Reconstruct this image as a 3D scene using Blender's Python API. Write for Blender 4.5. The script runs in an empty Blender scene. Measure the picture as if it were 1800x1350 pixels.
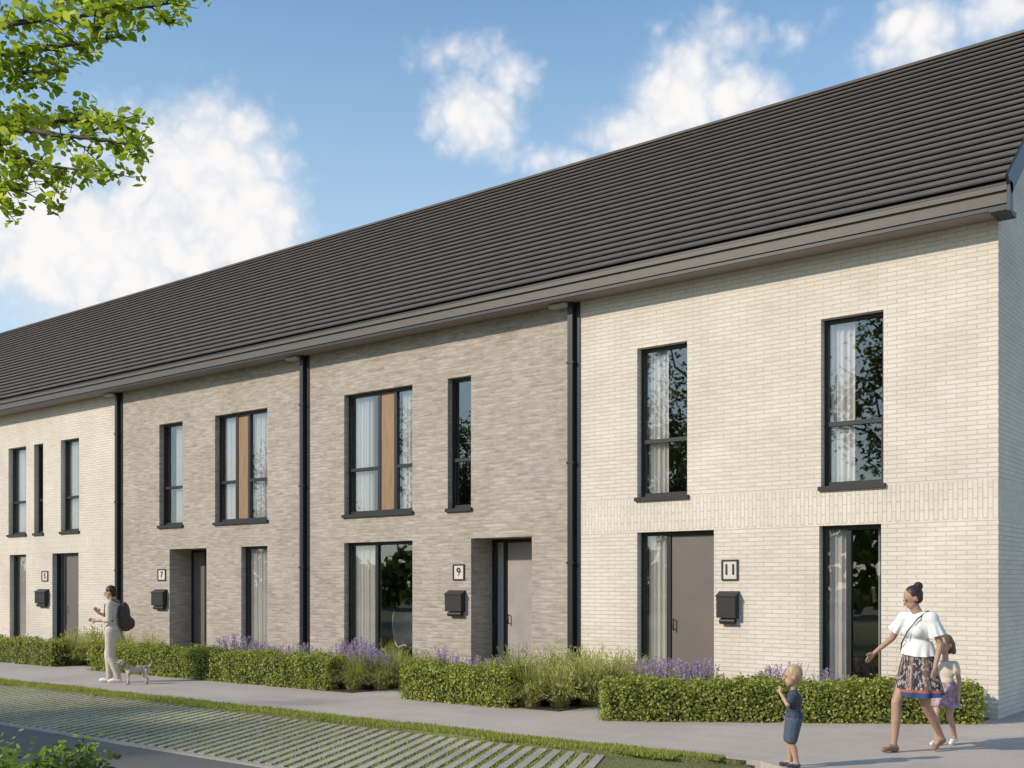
import bpy, math, random
import numpy as np
from mathutils import Vector, Matrix
random.seed(7); rng = np.random.default_rng(7)
scene = bpy.context.scene
COL = scene.collection
R = Vector((.7823, .6229, 0)); W = Vector((-.6229, .7823, 0)); CAM = Vector((3.662, -14.238, 1.65))

def X_of(px, y=0.0):
    d = R*((px-900)/1911)+W
    t = (y-CAM.y)/d.y
    return CAM.x+d.x*t
def gnd(px, py, h=0.0):
    z = (1.65-h)*1911/(py-1030)
    p = CAM+R*((px-900)/1911*z)+W*z
    return Vector((p.x, p.y, h))
def cpt(xc, z, h):
    p = CAM+R*xc+W*z
    return Vector((p.x, p.y, h))

# ------------------------------------------------------------------ materials
def new_mat(name):
    m = bpy.data.materials.new(name); m.use_nodes = True
    nt = m.node_tree; nt.nodes.clear()
    out = nt.nodes.new('ShaderNodeOutputMaterial')
    return m, nt, out
class NB:
    def __init__(s, nt): s.nt = nt
    def n(s, t, **kw):
        nd = s.nt.nodes.new(t)
        for k, v in kw.items(): setattr(nd, k, v)
        return nd
    def set(s, sock, v):
        if isinstance(v, bpy.types.NodeSocket): s.nt.links.new(v, sock)
        else: sock.default_value = v
    def m(s, op, a, b=None, c=None, clamp=False):
        nd = s.n('ShaderNodeMath', operation=op); nd.use_clamp = clamp
        s.set(nd.inputs[0], a)
        if b is not None: s.set(nd.inputs[1], b)
        if c is not None: s.set(nd.inputs[2], c)
        return nd.outputs[0]
    def mix(s, f, a, b, bt='MIX'):
        nd = s.n('ShaderNodeMix', data_type='RGBA', blend_type=bt)
        s.set(nd.inputs[0], f); s.set(nd.inputs[6], a); s.set(nd.inputs[7], b)
        return nd.outputs[2]
    def noise(s, vec, scale, detail=4, rough=.55):
        nd = s.n('ShaderNodeTexNoise'); nd.inputs['Scale'].default_value = scale
        nd.inputs['Detail'].default_value = detail; nd.inputs['Roughness'].default_value = rough
        if vec is not None: s.nt.links.new(vec, nd.inputs['Vector'])
        return nd.outputs[0]
    def ramp(s, f, stops):
        nd = s.n('ShaderNodeValToRGB'); e = nd.color_ramp.elements
        while len(e) < len(stops): e.new(.5)
        for i, (p, c) in enumerate(stops):
            e[i].position = p; e[i].color = (*c, 1)
        s.set(nd.inputs[0], f); return nd.outputs[0]
    def xyz(s, v):
        nd = s.n('ShaderNodeSeparateXYZ'); s.nt.links.new(v, nd.inputs[0]); return nd.outputs
    def comb(s, x, y, z):
        nd = s.n('ShaderNodeCombineXYZ')
        s.set(nd.inputs[0], x); s.set(nd.inputs[1], y); s.set(nd.inputs[2], z); return nd.outputs[0]
    def smooth(s, v, a, b):
        nd = s.n('ShaderNodeMapRange', interpolation_type='SMOOTHSTEP')
        s.set(nd.inputs[0], v); nd.inputs[1].default_value = a; nd.inputs[2].default_value = b
        return nd.outputs[0]
def c4(c): return (c[0], c[1], c[2], 1)

def plain(name, col, rough=.7, var=.15, scale=20, metal=0, bump=0.0, spec=.4):
    m, nt, out = new_mat(name); b = NB(nt)
    p = b.n('ShaderNodeBsdfPrincipled')
    tc = b.n('ShaderNodeTexCoord').outputs['Object']
    nz = b.noise(tc, scale, 2)
    c = b.ramp(nz, [(.3, tuple(x*(1-var) for x in col)), (.7, tuple(min(1, x*(1+var)) for x in col))])
    nt.links.new(c, p.inputs['Base Color'])
    p.inputs['Roughness'].default_value = rough; p.inputs['Metallic'].default_value = metal
    p.inputs['Specular IOR Level'].default_value = spec
    if bump:
        bp = b.n('ShaderNodeBump'); bp.inputs['Distance'].default_value = bump; bp.inputs['Strength'].default_value = .6
        nt.links.new(b.noise(tc, scale*3, 1), bp.inputs['Height']); nt.links.new(bp.outputs[0], p.inputs['Normal'])
    nt.links.new(p.outputs[0], out.inputs[0]); return m

def brick(name, cols, mortar, bw, bh, band=False, ms=.007, bumpd=.008, stv=(2.2, 9.0)):
    m, nt, out = new_mat(name); b = NB(nt)
    pos = b.n('ShaderNodeNewGeometry').outputs['Position']
    x, y, z = b.xyz(pos)
    u = b.m('ADD', x, y)
    vec = b.comb(u, z, 0)
    if band:
        inb = b.m('MULTIPLY', b.m('GREATER_THAN', z, 2.49), b.m('LESS_THAN', z, 2.975))
        vec2 = b.comb(b.m('ADD', z, .005), u, 0)
        mv = b.n('ShaderNodeMix', data_type='VECTOR'); b.set(mv.inputs[0], inb); b.set(mv.inputs[4], vec); b.set(mv.inputs[5], vec2)
        vec = mv.outputs[1]
    def bt(c1, c2, off):
        t = b.n('ShaderNodeTexBrick'); t.offset = .5
        nt.links.new(vec, t.inputs['Vector'])
        t.inputs['Scale'].default_value = 1; t.inputs['Brick Width'].default_value = bw
        t.inputs['Row Height'].default_value = bh; t.inputs['Mortar Size'].default_value = ms
        t.inputs['Mortar Smooth'].default_value = .4; t.inputs['Bias'].default_value = off
        t.inputs['Color1'].default_value = c4(c1); t.inputs['Color2'].default_value = c4(c2); t.inputs['Mortar'].default_value = c4(mortar)
        return t
    t1 = bt(cols[0], cols[1], 0); t2 = bt(cols[2], cols[3], -.1)
    st = b.comb(b.m('MULTIPLY', u, stv[0]), b.m('MULTIPLY', z, stv[1]), 0)
    n1 = b.smooth(b.noise(st, 1.6, 3, .6), .42, .58)
    col = b.mix(n1, t1.outputs[0], t2.outputs[0])
    big = b.noise(pos, .9, 1)
    col = b.mix(1.0, col, b.ramp(big, [(.3, (.92, .91, .90)), (.7, (1.05, 1.05, 1.05))]), 'MULTIPLY')
    p = b.n('ShaderNodeBsdfPrincipled'); nt.links.new(col, p.inputs['Base Color'])
    p.inputs['Roughness'].default_value = .9; p.inputs['Specular IOR Level'].default_value = .2
    bp = b.n('ShaderNodeBump'); bp.inputs['Distance'].default_value = bumpd; bp.inputs['Strength'].default_value = .7
    h = b.m('SUBTRACT', 1.0, t1.outputs['Fac'])
    nt.links.new(h, bp.inputs['Height']); nt.links.new(bp.outputs[0], p.inputs['Normal'])
    nt.links.new(p.outputs[0], out.inputs[0]); return m

def leafmat(name, cols, transl=.35, rough=.5, patch=2.0):
    m, nt, out = new_mat(name); b = NB(nt)
    g = b.n('ShaderNodeNewGeometry')
    f = b.m('ADD', b.m('MULTIPLY', g.outputs['Random Per Island'], .6), b.m('MULTIPLY', b.noise(g.outputs['Position'], patch, 1), .4))
    n = len(cols)
    col = b.ramp(f, [(.15+.6*i/(n-1), c) for i, c in enumerate(cols)])
    d = b.n('ShaderNodeBsdfDiffuse'); nt.links.new(col, d.inputs[0])
    t = b.n('ShaderNodeBsdfTranslucent')
    nt.links.new(b.mix(1.0, col, (1.5, 1.6, .7, 1), 'MULTIPLY'), t.inputs[0])
    mx = b.n('ShaderNodeMixShader'); mx.inputs[0].default_value = transl
    nt.links.new(d.outputs[0], mx.inputs[1]); nt.links.new(t.outputs[0], mx.inputs[2]); nt.links.new(mx.outputs[0], out.inputs[0])
    return m

def glassmat():
    m, nt, out = new_mat('window glass'); b = NB(nt)
    tr = b.n('ShaderNodeBsdfTransparent'); tr.inputs[0].default_value = (.95, .95, .93, 1)
    gl = b.n('ShaderNodeBsdfGlossy'); gl.inputs['Roughness'].default_value = .012; gl.inputs[0].default_value = (.92, .94, .98, 1)
    fr = b.n('ShaderNodeFresnel'); fr.inputs[0].default_value = 1.5
    g = b.n('ShaderNodeNewGeometry')
    bp = b.n('ShaderNodeBump'); bp.inputs['Distance'].default_value = .004; bp.inputs['Strength'].default_value = .3
    nt.links.new(b.noise(g.outputs['Position'], 1.4, 1), bp.inputs['Height']); nt.links.new(bp.outputs[0], gl.inputs['Normal'])
    f = b.m('ADD', b.m('MULTIPLY', fr.outputs[0], 1.2), .13, clamp=True)
    mx = b.n('ShaderNodeMixShader'); nt.links.new(f, mx.inputs[0])
    nt.links.new(tr.outputs[0], mx.inputs[1]); nt.links.new(gl.outputs[0], mx.inputs[2]); nt.links.new(mx.outputs[0], out.inputs[0])
    return m

def tilemat():
    m, nt, out = new_mat('dark roof tiles'); b = NB(nt)
    pos = b.n('ShaderNodeNewGeometry').outputs['Position']; x, y, z = b.xyz(pos)
    st = b.noise(b.comb(b.m('MULTIPLY', x, 1.5), 0, b.m('MULTIPLY', z, 6)), 1.5, 3, .6)
    col = b.ramp(st, [(.3, (.105, .089, .077)), (.7, (.145, .126, .112))])
    p = b.n('ShaderNodeBsdfPrincipled'); nt.links.new(col, p.inputs['Base Color']); p.inputs['Roughness'].default_value = .75
    p.inputs['Specular IOR Level'].default_value = .2
    nt.links.new(p.outputs[0], out.inputs[0]); return m

def groundmat(name, c1, c2, scale, joint=None, rough=.9, bump=.004, big=.12):
    m, nt, out = new_mat(name); b = NB(nt)
    pos = b.n('ShaderNodeNewGeometry').outputs['Position']
    col = b.ramp(b.noise(pos, scale, 3, .65), [(.3, c1), (.7, c2)])
    col = b.mix(1.0, col, b.ramp(b.noise(pos, .6, 3), [(.3, (1-big,)*3), (.7, (1+big*.4,)*3)]), 'MULTIPLY')
    if joint:
        t = b.n('ShaderNodeTexBrick'); nt.links.new(pos, t.inputs['Vector']); t.inputs['Scale'].default_value = 1
        t.inputs['Brick Width'].default_value = joint[0]; t.inputs['Row Height'].default_value = joint[1]; t.inputs['Mortar Size'].default_value = .004
        t.inputs['Color1'].default_value = (.95,)*3+(1,); t.inputs['Color2'].default_value = (1.03,)*3+(1,); t.inputs['Mortar'].default_value = (.82,)*3+(1,)
        col = b.mix(1.0, col, t.outputs[0], 'MULTIPLY')
    p = b.n('ShaderNodeBsdfPrincipled'); nt.links.new(col, p.inputs['Base Color']); p.inputs['Roughness'].default_value = rough
    p.inputs['Specular IOR Level'].default_value = .2
    bp = b.n('ShaderNodeBump'); bp.inputs['Distance'].default_value = bump; nt.links.new(b.noise(pos, scale*3, 1), bp.inputs['Height'])
    nt.links.new(bp.outputs[0], p.inputs['Normal']); nt.links.new(p.outputs[0], out.inputs[0]); return m

def plaid():
    m, nt, out = new_mat('plaid skirt cloth'); b = NB(nt)
    tc = b.n('ShaderNodeTexCoord').outputs['Object']; x, y, z = b.xyz(tc)
    a = b.m('ARCTAN2', x, y)
    f1 = b.m('GREATER_THAN', b.m('SINE', b.m('MULTIPLY', a, 7)), .35)
    f2 = b.smooth(b.noise(b.comb(b.m('MULTIPLY', a, 5), 0, b.m('MULTIPLY', z, 13)), 1.5, 2), .50, .58)
    c = b.mix(f1, (.03, .027, .04, 1), (.17, .11, .08, 1))
    c = b.mix(b.m('MULTIPLY', f2, .8), c, (.46, .38, .33, 1))
    hem = b.m('LESS_THAN', z, .605); c = b.mix(hem, c, (.03, .06, .16, 1))
    hem2 = b.m('MULTIPLY', b.m('LESS_THAN', z, .63), b.m('GREATER_THAN', z, .605)); c = b.mix(hem2, c, (.36, .10, .07, 1))
    p = b.n('ShaderNodeBsdfPrincipled'); nt.links.new(c, p.inputs['Base Color']); p.inputs['Roughness'].default_value = .9
    nt.links.new(p.outputs[0], out.inputs[0]); return m

def woodmat():
    m, nt, out = new_mat('warm wood panel'); b = NB(nt)
    pos = b.n('ShaderNodeNewGeometry').outputs['Position']; x, y, z = b.xyz(pos)
    n = b.noise(b.comb(b.m('MULTIPLY', x, 14), y, b.m('MULTIPLY', z, .8)), 3, 3)
    c = b.ramp(n, [(.3, (.22, .12, .055)), (.7, (.33, .19, .09))])
    p = b.n('ShaderNodeBsdfPrincipled'); nt.links.new(c, p.inputs['Base Color']); p.inputs['Roughness'].default_value = .55
    nt.links.new(p.outputs[0], out.inputs[0]); return m

M = {}
M['cream'] = brick('cream brick', [(.69, .615, .52), (.72, .65, .56), (.645, .575, .48), (.705, .635, .545)], (.55, .48, .40), .25, .060, True, .006, .005)
M['grey'] = brick('grey brown brick', [(.40, .345, .295), (.31, .265, .225), (.50, .44, .375), (.41, .345, .285)], (.44, .385, .33), .24, .060, False, .007, .006, (2.4, 15.0))
M['tile'] = tilemat()
M['anth'] = plain('anthracite aluminium', (.022, .021, .022), .4, .1)
M['soffit'] = plain('taupe soffit', (.30, .25, .215), .7, .05)
M['fascia'] = plain('taupe gutter metal', (.10, .082, .07), .5, .06)
M['glass'] = glassmat()
M['curtain'] = plain('white curtain', (.82, .79, .77), .9, .03)
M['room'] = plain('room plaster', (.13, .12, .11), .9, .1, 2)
M['door'] = plain('grey brown door', (.155, .132, .118), .4, .05, 3)
M['doorp'] = plain('pale grey door', (.34, .305, .275), .45, .10, 3)
M['wood'] = woodmat()
M['black'] = plain('black steel', (.03, .028, .027), .45, .1)
M['pave'] = groundmat('grey pavement', (.46, .385, .33), (.54, .46, .40), 30, (.6, .3))
M['kerb'] = groundmat('kerb concrete', (.38, .33, .285), (.45, .40, .35), 30, (1.0, 5.0))
M['bars'] = groundmat('paver concrete', (.37, .33, .27), (.50, .45, .38), 18, None, big=.3)
M['asphalt'] = groundmat('asphalt', (.15, .135, .12), (.21, .19, .17), 60)
M['earth'] = groundmat('bare ground', (.06, .08, .03), (.10, .11, .05), 3)
M['soil'] = groundmat('planting soil', (.07, .052, .035), (.11, .085, .055), 12, None, .95, .02)
M['turf'] = groundmat('turf', (.13, .145, .05), (.22, .22, .08), 14, None, .95, .02, .3)
M['blade'] = leafmat('grass blades', [(.17, .20, .045), (.30, .33, .075), (.44, .43, .15)], .3, .6, 3)
M['hedge'] = leafmat('hedge leaves', [(.10, .13, .028), (.20, .24, .05), (.33, .345, .085), (.47, .455, .15)], .3, .5, 5)
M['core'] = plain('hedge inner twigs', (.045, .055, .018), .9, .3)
M['straw'] = leafmat('ornamental grass', [(.20, .24, .06), (.36, .37, .13), (.54, .48, .25)], .35, .6, 4)
M['lav'] = leafmat('lavender flowers', [(.28, .19, .42), (.40, .29, .54), (.53, .42, .66)], .25, .6, 5)
M['lavstem'] = leafmat('lavender stems', [(.18, .21, .10), (.30, .31, .17)], .2, .6, 5)
M['leaf'] = leafmat('young tree leaves', [(.14, .20, .025), (.30, .37, .05), (.50, .53, .13)], .5, .4, 3)
M['leafd'] = leafmat('dark tree leaves', [(.05, .075, .022), (.11, .145, .045), (.20, .22, .09)], .3, .5, .8)
M['bark'] = plain('bark', (.11, .085, .065), .9, .35, 12, bump=.01)
M['skin'] = plain('skin', (.50, .30, .21), .55, .06)
M['skin2'] = plain('tanned skin', (.42, .245, .165), .55, .06)
M['hair_d'] = plain('dark brown hair', (.035, .022, .015), .5, .4, 60)
M['hair_b'] = plain('blond hair', (.46, .32, .18), .55, .3, 60)
M['hair_m'] = plain('brown hair', (.16, .09, .05), .55, .3, 60)
M['white'] = plain('white cloth', (.74, .73, .70), .9, .04, 40, bump=.003)
M['creamc'] = plain('cream cloth', (.66, .57, .46), .9, .08, 30)
M['beige'] = plain('beige trousers', (.58, .50, .42), .9, .08, 30)
M['navy'] = plain('navy cloth', (.05, .06, .085), .9, .45, 60)
M['jean'] = plain('blue shorts cloth', (.08, .10, .14), .9, .25, 60)
M['pink'] = plain('mauve dress cloth', (.38, .27, .32), .9, .4, 25)
M['pack'] = plain('dark brown backpack', (.07, .045, .035), .7, .2)
M['sandal'] = plain('tan leather', (.25, .15, .08), .6, .1)
M['plaid'] = plaid()
M['eye'] = plain('eye', (.02, .015, .012), .3, .05)
M['lip'] = plain('lips', (.42, .14, .12), .5, .05)
M['dogfur'] = plain('white and tan fur', (.46, .39, .32), .9, .5, 9)
M['wchair'] = plain('pale grey metal', (.52, .49, .46), .5, .04)
M['shell'] = plain('pale chair shell', (.88, .85, .80), .6, .03)
M['plate'] = plain('pale number plate', (.62, .57, .50), .6, .05)

# ------------------------------------------------------------------ mesh builder
ORG = {}
class MB:
    def __init__(s): s.v = []; s.f = []
    def poly(s, pts):
        i = len(s.v); s.v += [tuple(p) for p in pts]; s.f.append(tuple(range(i, i+len(pts))))
    def box(s, x0, x1, y0, y1, z0, z1):
        i = len(s.v)
        s.v += [(x0, y0, z0), (x1, y0, z0), (x1, y1, z0), (x0, y1, z0), (x0, y0, z1), (x1, y0, z1), (x1, y1, z1), (x0, y1, z1)]
        s.f += [tuple(i+k for k in q) for q in ((0, 3, 2, 1), (4, 5, 6, 7), (0, 1, 5, 4), (1, 2, 6, 5), (2, 3, 7, 6), (3, 0, 4, 7))]
    def prism(s, pts, z0, z1):
        n = len(pts); i = len(s.v)
        s.v += [(p[0], p[1], z0) for p in pts]+[(p[0], p[1], z1) for p in pts]
        s.f.append(tuple(i+k for k in reversed(range(n)))); s.f.append(tuple(i+n+k for k in range(n)))
        for k in range(n):
            l = (k+1) % n; s.f.append((i+k, i+l, i+n+l, i+n+k))
    def tube(s, pts, rad, n=8):
        pts = [Vector(p) for p in pts]; 
        if not hasattr(rad, '__len__'): rad = [rad]*len(pts)
        i0 = len(s.v); ref = Vector((.31, .17, .93))
        for k, p in enumerate(pts):
            d = (pts[min(k+1, len(pts)-1)]-pts[max(k-1, 0)])
            if d.length < 1e-9: d = Vector((0, 0, 1))
            d.normalize()
            a = d.cross(ref)
            if a.length < .05: a = d.cross(Vector((1, 0, 0)))
            a.normalize(); b = d.cross(a)
            for j in range(n):
                t = 2*math.pi*j/n; s.v.append(tuple(p+(a*math.cos(t)+b*math.sin(t))*rad[k]))
        for k in range(len(pts)-1):
            for j in range(n):
                l = (j+1) % n; s.f.append((i0+k*n+j, i0+k*n+l, i0+(k+1)*n+l, i0+(k+1)*n+j))
        s.f.append(tuple(i0+j for j in reversed(range(n)))); s.f.append(tuple(i0+(len(pts)-1)*n+j for j in range(n)))
    def ell(s, c, r, rot=None, nu=14, nv=9):
        c = Vector(c); i0 = len(s.v); 
        if not hasattr(r, '__len__'): r = (r, r, r)
        def pt(x, y, z):
            v = Vector((x*r[0], y*r[1], z*r[2]))
            if rot is not None: v = rot @ v
            return tuple(c+v)
        s.v.append(pt(0, 0, -1))
        for a in range(1, nv):
            ph = -math.pi/2+math.pi*a/nv
            for b in range(nu):
                t = 2*math.pi*b/nu; s.v.append(pt(math.cos(ph)*math.cos(t), math.cos(ph)*math.sin(t), math.sin(ph)))
        s.v.append(pt(0, 0, 1)); top = len(s.v)-1
        for b in range(nu):
            l = (b+1) % nu; s.f.append((i0, i0+1+l, i0+1+b)); s.f.append((top, i0+1+(nv-2)*nu+b, i0+1+(nv-2)*nu+l))
        for a in range(nv-2):
            for b in range(nu):
                l = (b+1) % nu; q = i0+1+a*nu
                s.f.append((q+b, q+l, q+nu+l, q+nu+b))
    def cap(s, p0, r0, p1, r1):
        s.ell(p0, r0, nu=12, nv=8); s.ell(p1, r1, nu=12, nv=8); s.tube([p0, p1], [r0, r1], 12)
    def build(s, name, mat, parent=None, smooth=False):
        org = ORG.get(parent.name, Vector()) if parent else Vector()
        me = bpy.data.meshes.new(name)
        me.from_pydata([(a-org.x, b-org.y, c-org.z) for a, b, c in s.v], [], s.f); me.update()
        if smooth: me.polygons.foreach_set('use_smooth', [True]*len(me.polygons))
        o = bpy.data.objects.new(name, me); COL.objects.link(o); me.materials.append(mat)
        if parent: o.parent = parent; ORG[o.name] = org
        return o
    def remesh(s, name, mat, parent, voxel=.008, it=4):
        o = s.build('tmp', mat)
        md = o.modifiers.new('r', 'REMESH'); md.mode = 'VOXEL'; md.voxel_size = voxel
        sm = o.modifiers.new('s', 'SMOOTH'); sm.factor = .5; sm.iterations = it
        dg = bpy.context.evaluated_depsgraph_get(); dg.update()
        me = bpy.data.meshes.new_from_object(o.evaluated_get(dg)); me.name = name
        me.polygons.foreach_set('use_smooth', [True]*len(me.polygons))
        bpy.data.objects.remove(o)
        n = bpy.data.objects.new(name, me); COL.objects.link(n)
        if not me.materials: me.materials.append(mat)
        n.parent = parent; return n
def tag(o, label=None, cat=None, group=None, kind=None):
    if label: o['label'] = label
    if cat: o['category'] = cat
    if group: o['group'] = group
    if kind: o['kind'] = kind
    return o
def empty(name, loc=(0, 0, 0), local=False):
    o = bpy.data.objects.new(name, None); COL.objects.link(o); o.empty_display_size = .2
    if local: ORG[o.name] = Vector()
    else: o.location = loc; ORG[o.name] = Vector(loc)
    return o
def dup(root):
    r = root.copy(); COL.objects.link(r)
    for ch in list(root.children):
        c = ch.copy(); COL.objects.link(c); c.parent = r
        for g in ch.children:
            d = g.copy(); COL.objects.link(d); d.parent = c
    return r
def np_obj(name, V, k, mat, parent=None, mat2=None, n1=0):
    n = len(V)//k
    if parent:
        org = ORG.get(parent.name, Vector()); V = V-np.array(org)
    me = bpy.data.meshes.new(name); me.vertices.add(len(V)); me.vertices.foreach_set('co', V.astype(np.float32).ravel())
    me.loops.add(n*k); me.loops.foreach_set('vertex_index', np.arange(n*k, dtype=np.int32))
    me.polygons.add(n); me.polygons.foreach_set('loop_start', np.arange(0, n*k, k, dtype=np.int32))
    me.update(calc_edges=True)
    me.materials.append(mat)
    if mat2:
        me.materials.append(mat2); mi = np.zeros(n, dtype=np.int32); mi[n1:] = 1; me.polygons.foreach_set('material_index', mi)
    me.validate()
    o = bpy.data.objects.new(name, me); COL.objects.link(o)
    if parent: o.parent = parent
    return o
def unit(a): return a/np.maximum(np.linalg.norm(a, axis=1, keepdims=True), 1e-9)
def leaves(P, N, size, asp=.6, tilt=.7, pts=4, droop=0):
    n = len(P); N = unit(N+rng.normal(0, tilt, (n, 3)))
    A = unit(np.cross(N, rng.normal(0, 1, (n, 3)))); 
    if droop: A = unit(A+np.array([0, 0, -droop])); N = unit(np.cross(A, np.cross(N, A)))
    B = np.cross(N, A)
    s = (size*rng.uniform(.65, 1.35, n))[:, None]
    if pts == 4:
        q = [P-A*s*.5, P+B*s*asp*.5, P+A*s*.5, P-B*s*asp*.5]
    else:
        q = [P-A*s*.5, P-A*s*.15+B*s*asp*.5, P+A*s*.2+B*s*asp*.42, P+A*s*.55, P+A*s*.2-B*s*asp*.42, P-A*s*.15-B*s*asp*.5]
    return np.stack(q, 1).reshape(-1, 3)

# ------------------------------------------------------------------ ground
def struct(name, mb, mat): return tag(mb.build(name, mat), kind='structure')
g = MB(); g.box(-400, 400, -400, 600, -.6, -.14); struct('ground', g, M['earth'])
g = MB(); g.prism([(-60, -4.75), (-.9, -4.75), (-.55, -5.0), (-.4, -5.5), (-.4, -10.6), (14, -10.6), (14, 14), (-60, 14)], -.4, 0); struct('pavement', g, M['pave'])
g = MB(); g.box(-60, -.402, -10.7, -7.74, -.4, -.05); struct('road', g, M['asphalt'])
g = MB(); g.box(-60, -1.0, -7.74, -7.66, -.4, -.03)
struct('kerb', g, M['kerb'])
g = MB(); g.box(-60, -1.4, -4.83, -4.752, -.38, .006); struct('edging', g, M['kerb'])
VY = -5.24
tf = MB(); tf.prism([(-60, VY+.01), (-2.6, VY+.01), (-1.5, -5.05), (-1.05, -4.88), (-1.0, -4.835), (-60, -4.835)], -.4, .004); struct('grass_verge', tf, M['turf'])
g = MB(); g.prism([(-60, -7.658), (-1.0, -7.658), (-.45, -7.0), (-.45, -5.5), (-.98, -4.86), (-1.48, -5.07), (-2.58, VY), (-60, VY)], -.4, -.035); struct('parking_strip', g, M['turf'])
PER = .175; BT = VY-.01; RUN = 1.05/2.15*(7.65+BT)
bars = MB(); x = -38.0
while x < -1.2:
    w = .098; dx = -RUN
    bars.prism([(x, -7.65), (x+w, -7.65), (x+w+dx, BT), (x+dx, BT)], -.06, -.024)
    x += PER
struct('paver_strips', bars, M['bars'])
g = MB(); g.box(-60, 14, -30, -10.7, -.4, .0); struct('lawn', g, M['turf'])
def blades(P, h, w, lean=.5):
    n = len(P); a = rng.uniform(0, 2*np.pi, n); hh = h*rng.uniform(.5, 1.3, n)
    d = np.stack([np.cos(a), np.sin(a), np.zeros(n)], 1)*w/2
    la = rng.uniform(0, 2*np.pi, n); L = np.stack([np.cos(la)*hh*lean*rng.uniform(0, 1, n), np.sin(la)*hh*lean*rng.uniform(0, 1, n), hh], 1)
    return np.stack([P-d, P+d, P+L], 1).reshape(-1, 3)
n = 38000; xx = -1.2-34*rng.uniform(0, 1, n)**1.5; yy = rng.uniform(VY+.01, -4.83, n)+.03*np.sin(xx*2.3)+.02*np.sin(xx*7.1)
P = np.stack([xx, yy, np.zeros(n)], 1)
lim = (xx > -1.6) & (yy < -5.0); P = P[~lim]
tag(np_obj('verge_grass', blades(P, .040, .014), 3, M['blade']), 'short green grass growing along the pavement edge', 'grass', kind='stuff')
n = 60000; yy = rng.uniform(-7.65, BT, n); k = rng.integers(0, int(36.8/PER), n)
xx = -38+k*PER+.098+rng.uniform(-.006, PER-.092, n)-(yy+7.65)*1.05/2.15
P = np.stack([xx, yy, np.full(n, -.035)], 1); P = P[xx < -1.1]
tag(np_obj('joint_grass', blades(P, .026, .014), 3, M['blade']), 'thin grass growing in the diagonal gaps of the parking pavers', 'grass', kind='stuff')

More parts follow.
